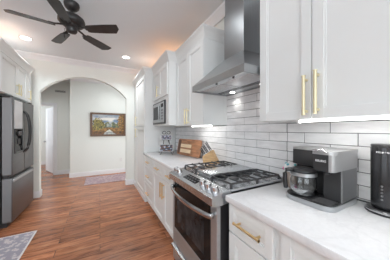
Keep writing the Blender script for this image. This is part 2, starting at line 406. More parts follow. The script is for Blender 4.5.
def pull(parent, x, out, y, z, ln, vert, r=0.0085, name='handle', m='gold'):
    """bar pull with two posts; x = door surface"""
    bm = B(); xo = x+out*.032; h = ln/2
    if vert:
        cyl(bm, (xo, y, z-h), (xo, y, z+h), r, seg=12)
        for s in (-1, 1):
            cyl(bm, (x, y, z+s*(h-.022)), (xo, y, z+s*(h-.022)), r*.9, seg=10)
            cyl(bm, (xo, y, z+s*(h-.004)), (xo, y, z+s*h), r*1.25, seg=12)
    else:
        cyl(bm, (xo, y-h, z), (xo, y+h, z), r, seg=12)
        for s in (-1, 1):
            cyl(bm, (x, y+s*(h-.022), z), (xo, y+s*(h-.022), z), r*.9, seg=10)
            cyl(bm, (xo, y+s*(h-.004), z), (xo, y+s*h, z), r*1.25, seg=12)
    return obj(name, bm, m, parent, 40)
def crown(parent, x, y0, y1, z1, out, ends=(False, False), xw=None, h=.115, p=.06):
    """crown on a cabinet box: front at x, returns back to xw on the flagged ends"""
    bm = B(); z0 = z1-h
    prof = [(-.01, z0), (.006, z0), (.010, z0+.018), (p*.55, z1-.045), (p*.9, z1-.018), (p, z1-.016), (p, z1), (-.01, z1)]
    n = len(prof)
    # stations around the box: back-left, front-left, front-right, back-right (mitred)
    st = []
    if ends[1]: st.append((xw, y1, 0, 1))
    st.append((x, y1, out, 1 if ends[1] else 0))
    st.append((x, y0, out, -1 if ends[0] else 0))
    if ends[0]: st.append((xw, y0, 0, -1))
    rings = [[bm.verts.new((px+dx*o, py+dy*o, z)) for o, z in prof] for px, py, dx, dy in st]
    for i in range(len(rings)-1):
        for k in range(n): bm.faces.new((rings[i][k], rings[i][(k+1) % n], rings[i+1][(k+1) % n], rings[i+1][k]))
    bm.faces.new(rings[0]); bm.faces.new(rings[-1][::-1])
    return obj('crown_molding', bm, 'cab', parent)

TOP = 2.465
# near upper cabinet (right foreground)
UX = 1.02   # box face; doors stick out to 1.0
c = thing('upper_cabinet', 'white wall cabinet with two shaker doors above the coffee maker', 'cabinet', (1.17, .51, 1.38), 'white wall cabinets')
obj('body', box(box(B(), UX, WX, .135, .866, 1.382, 2.36), UX-.0, WX, .135, .866, 2.36, TOP-.02), 'cab', c)
d1 = shaker(c, 'door', UX, .515, .862, 1.382, 2.34, -1); pull(d1, 1.0, -1, .540, 1.513, .215, True)
d2 = shaker(c, 'door', UX, .14, .515, 1.382, 2.34, -1); pull(d2, 1.0, -1, .482, 1.522, .225, True)
crown(c, UX, .135, .866, TOP, -1, (False, True), WX)
# far upper cabinet
c = thing('upper_cabinet', 'white two-door wall cabinet left of the range hood, above the cutting board', 'cabinet', (1.17, 2.02, 1.38), 'white wall cabinets')
obj('body', box(B(), UX, WX, 1.634, 2.408, 1.382, TOP-.02), 'cab', c)
obj('side_panel', box(box(B(), UX-.018, UX+.04, 1.628, 1.634, 1.382, TOP-.1, .001), WX-.045, WX, 1.628, 1.634, 1.382, TOP-.1, .001), 'cab', c)
d = shaker(c, 'door', UX, 1.64, 2.02, 1.382, 2.335, -1)
d = shaker(c, 'door', UX, 2.02, 2.40, 1.382, 2.335, -1); pull(d, 1.0, -1, 2.05, 1.50, .20, True)
pull([o for o in c.children if o.name.startswith('door')][0], 1.0, -1, 1.985, 1.50, .20, True)
crown(c, UX, 1.634, 2.408, TOP, -1, (True, False), WX)
# microwave cabinet
MX = .885
c = thing('microwave_cabinet', 'white wall cabinet with a shaker door above the built-in microwave', 'cabinet', (1.1, 2.82, 1.39))
bm = B(); box(bm, MX, WX, 2.41, 2.44, 1.395, TOP-.02); box(bm, MX, WX, 3.20, 3.228, 1.395, TOP-.02)
box(bm, MX, WX, 2.44, 3.20, 1.395, 1.425); box(bm, MX, WX, 2.44, 3.20, 1.80, TOP-.02); box(bm, MX, MX+.02, 2.44, 2.542, 1.425, 1.80); box(bm, WX-.03, WX, 2.44, 3.20, 1.425, 1.83)
obj('body', bm, 'cab', c)
d = shaker(c, 'door', MX, 2.82, 3.21, 1.85, 2.335, -1, .05); pull(d, MX-.02, -1, 2.86, 1.975, .18, True)
d = shaker(c, 'door', MX, 2.43, 2.82, 1.85, 2.335, -1, .05)
crown(c, MX, 2.41, 3.228, TOP, -1, (True, False), WX-.3)
# microwave
c = thing('microwave', 'built-in stainless microwave with black window below the wall cabinet door', 'microwave', (.98, 2.82, 1.43))
obj('housing', box(B(), MX+.005, WX-.04, 2.58, 3.16, 1.45, 1.77), 'charcoal', c)
bm = B(); box(bm, MX-.022, MX+.004, 2.545, 3.19, 1.425, 1.445, .002); box(bm, MX-.022, MX+.004, 2.545, 3.19, 1.772, 1.792, .002)
box(bm, MX-.022, MX+.004, 2.545, 2.563, 1.445, 1.772, .002); box(bm, MX-.022, MX+.004, 3.172, 3.19, 1.445, 1.772, .002)
obj('trim_frame', bm, 'charcoal', c, label='thin dark outer frame')
d = obj('door', box(B(), MX-.03, MX+.004, 2.715, 3.17, 1.448, 1.770, .003), 'steel', c)
obj('window', box(B(), MX-.033, MX-.028, 2.76, 3.12, 1.50, 1.72, .002), 'gloss', d)
bm = B(); tube(bm, [(MX-.03, 2.735, 1.48), (MX-.055, 2.735, 1.495), (MX-.055, 2.735, 1.725), (MX-.03, 2.735, 1.74)], .008); obj('handle', bm, 'steel', d, 50)
p_ = obj('control_panel', box(B(), MX-.028, MX+.004, 2.565, 2.713, 1.448, 1.770, .003), 'steel', c)
bm = B(); box(bm, MX-.031, MX-.027, 2.585, 2.695, 1.685, 1.745, .002)
obj('display', bm, 'gloss', p_)
bm = B()
for i in range(4):
    for j in range(3): box(bm, MX-.031, MX-.027, 2.587+j*.038, 2.615+j*.038, 1.49+i*.045, 1.52+i*.045, .002)
obj('buttons', bm, 'greyplastic', p_)
# pantry
PX = .735
c = thing('pantry_cabinet', 'tall white pantry cabinet with stacked shaker doors beside the arch', 'cabinet', (1.0, 3.84, 0))
obj('body', box(B(), PX, WX, 3.232, YA-.002, .10, TOP-.02), 'cab', c)
obj('plinth', box(box(B(), PX-.012, WX, 3.232, YA-.002, 0, .085, .002), PX-.006, PX+.1, 3.232, YA-.002, .085, .105, .002), 'trim', c)
d = shaker(c, 'door', PX, 3.25, 4.06, 1.395, 2.34, -1); pull(d, PX-.02, -1, 3.99, 1.52, .20, True)
d = shaker(c, 'door', PX, 3.25, 4.06, .12, 1.39, -1); pull(d, PX-.02, -1, 3.99, 1.26, .20, True)
crown(c, PX, 3.232, YA-.09, TOP, -1, (True, False), WX-.3, p=.065)

# base cabinets
BX = .735
def base_body(c, y0, y1):
    obj('body', box(B(), BX, WX, y0, y1, .10, .872), 'cab', c)
    obj('toe_kick', box(B(), BX+.04, WX, y0, y1, 0, .10), 'cab', c)
def drawer(c, y0, y1, z0, z1, hl=.15, rail=.045):
    d = shaker(c, 'drawer', BX, y0, y1, z0, z1, -1, rail); pull(d, BX-.02, -1, (y0+y1)/2-(.012 if y1 < 1 else 0), (z0+z1)/2, hl, False, .0075, m='brass'); return d
c = thing('base_cabinet', 'white three-drawer base cabinet beside the pantry', 'cabinet', (1.03, 2.93, 0), 'white base cabinets')
base_body(c, 2.645, 3.228)
drawer(c, 2.65, 3.22, .69, .868); drawer(c, 2.65, 3.22, .40, .687, rail=.055); drawer(c, 2.65, 3.22, .105, .397, rail=.055)
c = thing('base_cabinet', 'white base cabinet with two drawers over two doors just left of the range', 'cabinet', (1.03, 2.15, 0), 'white base cabinets')
base_body(c, 1.655, 2.643)
drawer(c, 2.15, 2.64, .69, .868); drawer(c, 1.66, 2.15, .69, .868)
d = shaker(c, 'door', BX, 2.15, 2.64, .105, .687, -1); pull(d, BX-.02, -1, 2.19, .55, .19, True, m='brass')
d = shaker(c, 'door', BX, 1.66, 2.15, .105, .687, -1); pull(d, BX-.02, -1, 2.11, .55, .19, True, m='brass')
c = thing('base_cabinet', 'white drawer base cabinet just right of the range, with brass pull', 'cabinet', (1.03, .7, 0), 'white base cabinets')
base_body(c, .533, .862)
drawer(c, .538, .858, .69, .868, .185); drawer(c, .538, .858, .40, .687, .185, .055); drawer(c, .538, .858, .105, .397, .185, .055)
c = thing('base_cabinet', 'white base cabinet below the coffee maker, at bottom right corner', 'cabinet', (1.03, 0, 0), 'white base cabinets')
base_body(c, -.6, .531)
drawer(c, -.02, .50, .69, .868, .185); shaker(c, 'door', BX, -.02, .50, .105, .687, -1)
d = shaker(c, 'door', BX, -.58, -.03, .105, .868, -1)
# countertops
def counter(y0, y1, label):
    bm = B(); box(bm, .694, WX-.003, y0, y1, .876, .914, .004, seg=2)
    solo('countertop', bm, 'quartz', label, 'countertop', (1.0, (y0+y1)/2, .876), None, 30)
counter(-.6, .866, 'white quartz countertop under the coffee maker, right of the range')
counter(1.652, 3.228, 'white quartz countertop under the knife block, left of the range')

# ------------------------------------------------------------------ fridge and cabinets above
FX = -1.05
c = thing('refrigerator', 'dark stainless french-door refrigerator with freezer drawer and water dispenser', 'refrigerator', (-1.45, 3.7, 0))
obj('body', box(B(), -1.90, FX-.115, 3.27, 4.14, .04, 1.755, .004), 'charcoal', c)
def rdoor(name, y0, y1, z0, z1):
    # slightly rounded door slab, 0.1 m thick
    bm = B(); box(bm, FX-.105, FX, y0, y1, z0, z1, .010, seg=3); return obj(name, bm, 'fridge', c, 35)
dn = rdoor('door', 3.275, 3.702, .70, 1.775); df = rdoor('door', 3.706, 4.135, .70, 1.775)
dw = rdoor('freezer_drawer', 3.275, 4.135, .06, .665)
obj('door_edge', box(B(), FX-.10, FX-.012, 3.2735, 3.276, .715, 1.76), 'fridge_side', dn, label='paler satin edge of the near door')
obj('drawer_edge', box(B(), FX-.10, FX-.012, 3.2735, 3.276, .075, .65), 'fridge_side', dw, label='paler satin edge of the drawer')
obj('drawer_grip', box(B(), FX-.03, FX+.010, 3.29, 4.12, .605, .645, .006, seg=2), 'steel', dw, 35, label='bright steel grip strip')
obj('recess', box(B(), FX-.10, FX-.035, 3.285, 4.125, .664, .701), 'black', c, label='black pocket between doors and drawer')
for dpar, y in ((dn, 3.672), (df, 3.745)):
    bm = B(); pts = []
    for k in range(13):
        t = k/12; z = .98+t*.64; pts.append((FX+.006+.062*math.sin(PI*t)**.55 if 0 < t < 1 else FX-.004, y, z))
    tube(bm, pts, .013, 10, (1.0, .8)); obj('handle', bm, 'charcoal', dpar, 50)
obj('control_panel', box(B(), FX, FX+.006, 3.33, 3.61, 1.345, 1.745, .002), 'palepanel', dn, label='pale silver dispenser panel')  # flat pale plate on the near door
bm = B(); box(bm, FX, FX+.008, 3.34, 3.352, 1.0, 1.34); box(bm, FX, FX+.008, 3.60, 3.612, 1.0, 1.34); box(bm, FX, FX+.008, 3.34, 3.612, .99, 1.005); box(bm, FX, FX+.008, 3.34, 3.612, 1.33, 1.345)
ds = obj('dispenser', bm, 'charcoal', dn)
obj('dispenser_recess', box(B(), FX, FX+.003, 3.352, 3.60, 1.005, 1.33), 'gloss', ds)
bm = B(); lathe(bm, (FX+.012, 3.475, 1.262), [(0, .04), (.024, .04), (.024, 0), (.014, -.02), (0, -.02)], 14); obj('spout', bm, 'greyplastic', ds, 40)
obj('paddle', box(B(), FX+.002, FX+.010, 3.43, 3.52, 1.12, 1.20, .003), 'charcoal', ds)
obj('tray', box(B(), FX, FX+.016, 3.36, 3.59, 1.004, 1.018, .003), 'greyplastic', ds)
obj('hinge_cover', box(B(), FX-.16, FX-.02, 3.285, 3.36, 1.777, 1.80, .004), 'black', c)
obj('hinge_cover', box(B(), FX-.16, FX-.02, 4.05, 4.125, 1.777, 1.80, .004), 'black', c)
obj('kick_grille', box(B(), FX-.13, FX-.06, 3.29, 4.12, .0, .058), 'black', c)
# cabinet above fridge
LX = -1.13
c = thing('upper_cabinet', 'white wall cabinet with crown molding above the refrigerator', 'cabinet', (-1.5, 3.7, 1.81))
obj('body', box(B(), -1.928, LX, 3.10, 4.235, 1.815, TOP-.02), 'cab', c)
for y0, y1, hy in ((3.12, 3.64, 3.60), (3.64, 4.04, 3.68), (4.045, 4.22, 4.10)):
    d = shaker(c, 'door', LX, y0, y1, 1.82, 2.33, 1, .05 if y1-y0 > .3 else .04)
    pull(d, LX+.02, 1, hy, 1.94, .17, True)
crown(c, LX, 3.10, 4.235, TOP, 1, (True, True), -1.90)
c = thing('fridge_side_panel', 'tall white panel closing the gap between refrigerator and arch wall', 'panel', (-1.5, 4.19, 0))
obj('panel', box(B(), -1.928, LX-.02, 4.155, 4.20, 0, 1.813, .002), 'cab', c)

# ------------------------------------------------------------------ range
RY0, RY1 = .885, 1.638
c = thing('gas_range', 'stainless slide-in gas range with black cast-iron grates', 'range', (.97, 1.26, 0))
obj('body', box(B(), .665, 1.30, RY0+.008, RY1-.008, .09, .90), 'black', c)
obj('kick_plate', box(B(), .72, 1.28, RY0+.02, RY1-.02, 0, .09), 'black', c)
# oven door: steel frame around a black window
DX = .645
bm = B(); box(bm, DX, DX+.03, RY0+.004, RY0+.075, .215, .835, .003); box(bm, DX, DX+.03, RY1-.04, RY1-.004, .215, .835, .003)
box(bm, DX, DX+.03, RY0+.075, RY1-.04, .215, .37, .003); 
od = obj('oven_door', bm, 'steel', c)
obj('door_glass', box(B(), DX+.001, DX+.03, RY0+.076, RY1-.041, .371, .835, .001), 'gloss', od)
bm = B(); box(bm, DX-.0006, DX+.001, RY0+.16, RY1-.12, .44, .70); om = mat('oven_window', (.03, .032, .035), .14, var=.6, vscale=14, ior=1.33); om.node_tree.nodes['Principled BSDF'].inputs['Specular IOR Level'].default_value = .22
obj('window_mesh', bm, om, od)
bm = B(); pts = []
for k in range(19):
    t = k/18; y = RY0+.035+t*(RY1-RY0-.06); pts.append((DX-.028-.048*math.sin(PI*t)**.8, y, .772))
tube(bm, pts, .019, 10, (.45, 1.0))
box(bm, DX-.034, DX, RY0+.03, RY0+.055, .755, .79, .004); box(bm, DX-.034, DX, RY1-.05, RY1-.025, .755, .79, .004)
obj('handle', bm, 'steelh', od, 50)
bm = B(); box(bm, DX, DX+.03, RY0+.004, RY1-.004, .055, .206, .004); wd = obj('warming_drawer', bm, 'steel', c)
bm = B(); prism(bm, [(DX, RY0+.02, .206), (DX-.022, RY0+.02, .202), (DX-.022, RY0+.02, .186), (DX, RY0+.02, .172)], (0, RY1-RY0-.04, 0)); obj('handle', bm, 'steelh', wd)
# fascia & sloped control panel
bm = B()
prism(bm, [(.605, RY0, .850), (.605, RY0, .899), (.612, RY0, .906), (.735, RY0, .934), (.76, RY0, .934), (.76, RY0, .850), (.64, RY0, .838)], (0, RY1-RY0, 0))
cp = obj('control_panel', bm, 'steelh', c)
def slope(x): return .906+(x-.612)*(.934-.906)/(.735-.612)
ang = math.atan2(.934-.906, .735-.612)
bm = B(); box(bm, -.034, .034, -.11, .11, 0, .0015, 0, Matrix.Translation((.672, 1.275, slope(.672))) @ Matrix.Rotation(-ang, 4, 'Y'))
obj('display', bm, 'gloss', cp)
for i in range(5):
    for j in range(2):
        bm = B(); box(bm, -.006, .006, -.009, .009, 0, .001, 0, Matrix.Translation((.655+j*.03, 1.195+i*.04, slope(.655+j*.03)+.0015)) @ Matrix.Rotation(-ang, 4, 'Y'))
        obj('touch_key', bm, 'greyplastic', cp)
for y in (.945, 1.022, 1.098, 1.535, 1.60):
    n = Vector((-math.sin(ang), 0, math.cos(ang))); p0 = Vector((.672, y, slope(.672)))
    bm = B(); cyl(bm, p0, p0+n*.006, .030, .029, 24); cyl(bm, p0+n*.006, p0+n*.032, .028, .024, 24); 
    cyl(bm, p0+n*.030, p0+n*.036, .024, .020, 24)
    box(bm, -.020, .020, -.0035, .0035, .030, .040, .001, Matrix.Translation(p0) @ Matrix.Rotation(-ang, 4, 'Y'))
    obj('knob', bm, 'chrome', cp, 40)
obj('cooktop', box(B(), .755, 1.322, RY0-.006, RY1+.006, .917, .934, .003), 'steelh', c)
bm = B(); box(bm, 1.285, 1.322, RY0+.01, RY1-.01, .934, .944, .002); obj('rear_vent', bm, 'steelh', c)
# burners
for bx, by, br in ((.90, 1.02, .048), (1.15, 1.02, .038), (.90, 1.50, .042), (1.15, 1.50, .045)):
    bm = B(); lathe(bm, (bx, by, .934), [(0, .001), (br+.02, .001), (br+.018, .006), (br, .008), (br, .018), (0, .018)], 24); bu = obj('burner', bm, 'steel', c, 40)
    bm = B(); lathe(bm, (bx, by, .952), [(0, 0), (br*.85, 0), (br*.85, .006), (br*.7, .009), (0, .009)], 24); obj('burner_cap', bm, 'iron', bu, 40)
def grate(y0, y1, x0=.775, x1=1.275):
    bm = B(); z = .966; w = .005
    def bar(xa, ya, xb, yb, zz=z, h=.012):
        if abs(xa-xb) > abs(ya-yb): box(bm, xa, xb, ya-w, ya+w, zz-h, zz, .002)
        else: box(bm, xa-w, xa+w, ya, yb, zz-h, zz, .002)
    bar(x0, y0, x1, y0); bar(x0, y1, x1, y1); bar(x0, y0, x0, y1); bar(x1, y0, x1, y1)
    xm = (x0+x1)/2; bar(xm, y0, xm, y1); ym = (y0+y1)/2
    # fingers reaching over each burner
    n = 5
    for k in range(n):
        xx = x0+(x1-x0)*(k+1)/(n+1)
        if k == 2: continue
        ln = (y1-y0)*.40
        bar(xx, y0, xx, y0+ln); bar(xx, y1-ln, xx, y1)
        for yy in (y0, y1): box(bm, xx-.007, xx+.007, yy-.008, yy+.008, z-.002, z+.006, .002)
    for xa, xb in ((x0, x0+.05), (xm-.04, xm+.04), (x1-.05, x1)): bar(xa, ym, xb, ym)
    for xx in (x0, xm, x1):
        for yy in (y0, y1): box(bm, xx-.007, xx+.007, yy-.007, yy+.007, .934, z-.01, .001)
    return obj('grate', bm, 'iron', c)
grate(.905, 1.135); grate(1.39, 1.62)
bm = B(); box(bm, .775, 1.275, 1.155, 1.372, .945, .966, .004, seg=2)
for k in range(2): box(bm, .785+k*.46, .805+k*.46, 1.17, 1.36, .934, .946)
obj('griddle_plate', bm, 'steelh', c, 35, label='pale brushed steel centre griddle')

# ------------------------------------------------------------------ hood
c = thing('range_hood', 'stainless chimney range hood on tiled wall over the gas range', 'range hood', (1.1, 1.25, 1.72))
hx0, hx1, hy0, hy1 = .862, WX-.004, .872, 1.628
cx0, cy0, cy1 = 1.085, 1.105, 1.372
bm = B()
# lip (hollow band) + pyramid skirt
t = .008
box(bm, hx0, hx0+t, hy0, hy1, 1.725, 1.785); box(bm, hx1-t, hx1, hy0, hy1, 1.725, 1.785); box(bm, hx0+t, hx1-t, hy0, hy0+t, 1.725, 1.785); box(bm, hx0+t, hx1-t, hy1-t, hy1, 1.725, 1.785)
lo = [bm.verts.new(p) for p in ((hx0, hy0, 1.785), (hx1, hy0, 1.785), (hx1, hy1, 1.785), (hx0, hy1, 1.785))]
hi = [bm.verts.new(p) for p in ((cx0, cy0, 2.02), (hx1, cy0, 2.02), (hx1, cy1, 2.02), (cx0, cy1, 2.02))]
for k in range(4): bm.faces.new((lo[k], lo[(k+1) % 4], hi[(k+1) % 4], hi[k]))
bm.faces.new(hi)
canopy = obj('canopy', bm, 'hood', c)
obj('chimney', box(B(), cx0, hx1, cy0, cy1, 2.02, 2.45, .002), 'hood', c)
obj('upper_chimney', box(B(), cx0+.006, hx1, cy0+.006, cy1-.006, 2.45, CZ-.002, .001), 'hood', c)
bm = B(); box(bm, hx0+t, hx0+.075, hy0+t, hy1-t, 1.732, 1.738); box(bm, hx1-.11, hx1-t, hy0+t, hy1-t, 1.732, 1.738); obj('underside_panel', bm, 'steelh', c)
for y0, y1 in ((hy0+.012, 1.246), (1.254, hy1-.012)):
    bm = B(); n = 13
    for k in range(n):
        xx = hx0+.08+k*(hx1-.115-hx0-.08)/n; box(bm, xx, xx+.018, y0, y1, 1.737, 1.746, .002)
    box(bm, hx0+.078, hx1-.112, y0, y1, 1.748, 1.752)
    bf = obj('baffle_filter', bm, 'steelh', c)
    bm = B(); yy = y0+.02
    while yy < y1-.02: box(bm, 1.172, 1.190, yy, yy+.010, 1.7345, 1.7372); yy += .026
    obj('drain_slots', bm, 'black', bf)
for y in (1.05, 1.45):
    bm = B(); cyl(bm, (1.26, y, 1.7315), (1.26, y, 1.728), .026, seg=20); lp = obj('lamp', bm, mat('hood_lamp_lens', (.9, .9, .9), .4, emit=(1, .98, .95), es=7, var=.01), c)
    l = bpy.data.lights.new('hood_lamp_light', 'SPOT'); l.energy = 1.3; l.spot_size = 1.9; l.spot_blend = .8; l.shadow_soft_size = .02; l.color = (1, .97, .92)
    o = bpy.data.objects.new('hood_lamp_light', l); COL.objects.link(o); o.location = (1.26, y, 1.72); o.rotation_euler = (0, -.1, 0)
for y in (1.02, 1.24): obj('control_knob', cyl(B(), (hx0+.035, y, 1.722), (hx0+.035, y, 1.732), .010, seg=14), 'black', c, 40)

# ------------------------------------------------------------------ under-cabinet lights
def led(x, y0, y1, label, power):
    c = thing('under_cabinet_light', label, 'light', (x+.015, (y0+y1)/2, 1.365), 'under-cabinet light bars')
    obj('diffuser', box(B(), x, x+.028, y0+.008, y1-.008, 1.369, 1.3805, .003), 'ledlamp', c)
    obj('end_cap', box(B(), x-.001, x+.03, y0, y0+.008, 1.362, 1.3815, .001), 'plate', c); obj('end_cap', box(B(), x-.001, x+.03, y1-.008, y1, 1.362, 1.3815, .001), 'plate', c)
    a = area('light_bar_glow', (x+.014, (y0+y1)/2, 1.360), (0, -.25, 0), .02, y1-y0-.03, power, (1, .985, .95))
led(1.0, .17, .592, 'long glowing white light bar under the wall cabinet above the coffee maker', 1.2)
led(1.15, 1.67, 2.2, 'glowing white light bar under the wall cabinet above the knife block', 0.5)

# ------------------------------------------------------------------ ceiling lights and fan
def downlight(x, y, label, power=58):
    c = thing('recessed_light', label, 'ceiling light', (x, y, CZ), 'recessed ceiling lights')
    bm = B(); lathe(bm, (x, y, CZ), [(.062, -.001), (.085, -.001), (.088, -.004), (.084, -.008), (.064, -.010), (.062, -.006), (.062, -.001)], 32); obj('trim_ring', bm, 'trim', c, 40)
    bm = B(); cyl(bm, (x, y, CZ-.0005), (x, y, CZ-.006), .062, seg=32); obj('lens', bm, 'canlamp', c)
    l = bpy.data.lights.new('downlight', 'SPOT'); l.energy = power; l.spot_size = 2.5; l.spot_blend = .9; l.shadow_soft_size = .06; l.color = (.94, .98, 1)
    o = bpy.data.objects.new('downlight', l); COL.objects.link(o); o.location = (x, y, CZ-.02)
downlight(-1.04, 3.73, 'glowing round recessed ceiling light above the refrigerator side, left of the fan')
downlight(.46, 3.735, 'glowing round recessed ceiling light near the pantry, right of the fan')
def fill_spot(x, y, power=15):  # added spot lamps out of view, with no fixture around them
    l = bpy.data.lights.new('downlight', 'SPOT'); l.energy = power; l.spot_size = 2.5; l.spot_blend = .9; l.shadow_soft_size = .06; l.color = (.94, .98, 1)
    o = bpy.data.objects.new('downlight', l); COL.objects.link(o); o.location = (x, y, CZ-.02)
for x, y in ((.46, 1.7), (-1.04, 1.7), (.3, -1.6), (-1.5, -1.6)): fill_spot(x, y)
fill_spot(.3, 5.2, 24)
fill_spot(-1.5, 5.4, 42)
# warm accent pucks on top of the cabinets
def puck(x, y, label, power):
    c = thing('accent_light', label, 'light', (x, y, TOP-.018), 'accent lights on top of cabinets')
    bm = B(); lathe(bm, (x, y, TOP-.019), [(0, 0), (.035, 0), (.035, .018), (.028, .02), (.028, .018)], 20); obj('housing', bm, 'plate', c, 40)
    bm = B(); cyl(bm, (x, y, TOP-.012), (x, y, TOP-.003), .027, seg=20); obj('lens', bm, 'warmlamp', c)
    l = bpy.data.lights.new('accent_glow', 'POINT'); l.energy = power; l.color = (1, .42, .16); l.shadow_soft_size = .04
    o = bpy.data.objects.new('accent_glow', l); COL.objects.link(o); o.location = (x, y, TOP+.05)
puck(1.10, 3.0, 'small warm light hidden on top of the microwave cabinet', 1.1)
puck(1.05, 3.75, 'small warm light hidden on top of the pantry cabinet', 1.3)
puck(-1.30, 3.6, 'small warm light hidden on top of the cabinet over the refrigerator', 1.8)
puck(1.17, 2.0, 'small warm light hidden on top of the wall cabinet beside the hood', .12)

fx, fy = -.288, 2.46
c = thing('ceiling_fan', 'dark bronze five-blade ceiling fan hanging on a short rod', 'ceiling fan', (fx, fy, CZ))
bm = B(); lathe(bm, (fx, fy, CZ), [(0, -.001), (.076, -.001), (.078, -.02), (.070, -.05), (.045, -.078), (.02, -.085), (0, -.085)], 28); obj('canopy', bm, 'fan', c, 40)
bm = B(); cyl(bm, (fx, fy, 2.73), (fx, fy, 2.64), .012, seg=12); lathe(bm, (fx, fy, 2.66), [(0, .02), (.03, .015), (.035, 0), (0, -.01)], 16); obj('downrod', bm, 'fan', c, 40)
bm = B(); lathe(bm, (fx, fy, 2.66), [(0, 0), (.05, 0), (.095, -.012), (.125, -.035), (.134, -.06), (.134, -.085), (.118, -.105), (.085, -.12), (0, -.12)], 36); obj('motor_housing', bm, 'fan', c, 40)
bm = B(); lathe(bm, (fx, fy, 2.54), [(0, 0), (.085, 0), (.075, -.02), (.055, -.03), (.055, -.06), (.045, -.078), (.015, -.088), (0, -.088)], 28); obj('switch_housing', bm, 'fan', c, 40)
bm = B(); tube(bm, [(fx-.05, fy-.02, 2.49), (fx-.062, fy-.03, 2.48), (fx-.064, fy-.032, 2.40)], .0022, 6); lathe(bm, (fx-.064, fy-.032, 2.38), [(0, .025), (.006, .02), (.009, .005), (.006, -.008), (0, -.01)], 10); obj('pull_chain', bm, 'fan', c, 40)
for k in range(5):
    a = math.radians(-28.1+72*k)
    R_ = Matrix.Translation((fx, fy, 2.52)) @ Matrix.Rotation(a, 4, 'Z')
    bm = B()
    # blade iron
    tb = bmesh.new(); tube(tb, [(.08, 0, .01), (.13, 0, .0), (.17, 0, -.012)], .013, 8, (1.3, .5)); box(tb, .15, .21, -.032, .032, -.018, -.012, .002); merge(bm, tb, R_)
    ir = obj('blade_arm', bm, 'fan', c, 40)
    P_ = R_ @ Matrix.Translation((.17, 0, -.018)) @ Matrix.Rotation(math.radians(-13), 4, 'X')
    out = [(0, -.042), (.03, -.052), (.20, -.062), (.368, -.066), (.375, -.060), (.375, .0), (.325, .062), (.20, .06), (.03, .052), (0, .042)]
    tb = bmesh.new(); prism(tb, [(x, y, -.004) for x, y in out], (0, 0, .008)); bmesh.ops.bevel(tb, geom=tb.edges[:], offset=.0015, segments=1, affect='EDGES')
    bm = B(); merge(bm, tb, P_); obj('blade', bm, 'blade', ir)

# ------------------------------------------------------------------ hall objects
# painting
pc = Vector((.23, YH, 1.49)); pw, ph = .96, .70
c = thing('framed_painting', 'framed autumn river landscape painting on the hall wall', 'painting', tuple(pc))
bm = B(); x0, x1, z0_, z1_ = pc.x-pw/2, pc.x+pw/2, pc.z-ph/2, pc.z+ph/2; f = .055
for (a0_, a1_, b0_, b1_) in ((x0, x1, z0_, z0_+f), (x0, x1, z1_-f, z1_), (x0, x0+f, z0_+f, z1_-f), (x1-f, x1, z0_+f, z1_-f)):
    box(bm, a0_, a1_, YH-.035, YH-.001, b0_, b1_, .008, seg=2)
obj('frame', bm, 'goldframe', c)
from mathutils import noise
def fbm(x, y, k=0):
    return noise.fractal(Vector((x, y, k)), 1.0, 2.0, 5)
def paint_rgb(u, v):
    """a loose painted landscape: cloudy sky, autumn trees, river"""
    def mix(a, b, t): t = max(0, min(1, t)); return tuple(p*(1-t)+q*t for p, q in zip(a, b))
    n = fbm(u*5, v*7); n2 = fbm(u*14, v*14, 3); hz = .42
    cl = fbm(u*3.2, v*5.5, 7)*1.4+.25
    col = mix((.17, .26, .40), (.78, .76, .70), .5+cl)                        # sky and clouds
    if v > .85: col = mix(col, (.20, .26, .36), .5)
    if v < hz+.02*n: col = mix((.16, .09, .03), (.42, .22, .07), .5+n2*1.3)   # banks
    if v < .16: col = mix((.07, .05, .03), (.30, .13, .04), .4+n2)
    # far trees in a line
    th = hz+.10+.10*abs(math.sin(u*17))*(1 if u > .3 else .4)+.06*n2
    if .28 < u < .86 and hz-.07 < v < th: col = mix((.05, .09, .08), (.24, .24, .10), .45+n2*1.5)
    if .44 < u < .60 and hz-.04 < v < hz+.14+.05*n2: col = mix((.20, .26, .26), (.45, .45, .38), .5+n2)
    # left grove
    e = ((u-.17)/.19)**2+((v-.50)/.29)**2+.7*n2
    if e < 1: col = mix((.06, .07, .03), (.45, .36, .09), .42+fbm(u*20, v*20, 5)*1.3)
    # right tall trees
    e = ((u-1.0)/.20)**2+((v-.68)/.50)**2+.7*n2
    if e < 1: col = mix((.10, .06, .03), (.48, .26, .07), .4+fbm(u*20, v*20, 6)*1.3)
    # river
    if v < .25+.02*n and abs(u-.52) < (.27-v)*.75+.04*n: col = mix((.30, .33, .33), (.72, .72, .66), .6+n2+(.2 if v > .12 else -.4))
    return tuple(max(0, q) for q in col)
bm = B(); nx, nz = 96, 64; lay = bm.loops.layers.color.new('paint')
vs = [[bm.verts.new((x0+f+(pw-2*f)*i/nx, YH-.018, z0_+f+(ph-2*f)*j/nz)) for i in range(nx+1)] for j in range(nz+1)]
for j in range(nz):
    for i in range(nx):
        fc = bm.faces.new((vs[j][i], vs[j][i+1], vs[j+1][i+1], vs[j+1][i])); q = paint_rgb((i+.5)/nx, (j+.5)/nz)
        q = tuple(t_**(1/2.2) for t_ in q)
        for lp in fc.loops: lp[lay] = (*q, 1)
obj('canvas', bm, vcol_mat('oil_paint', .45), c)
# outlet
c = thing('wall_outlet', 'white duplex outlet low on the hall wall, right of centre', 'outlet', (.58, YH, .40))
obj('cover_plate', box(B(), .545, .615, YH-.006, YH-.001, .345, .46, .002), 'plate', c)
bm = B()
for z in (.378, .427): box(bm, .565, .595, YH-.008, YH-.005, z-.014, z+.014, .003)
obj('socket', bm, 'white', c)
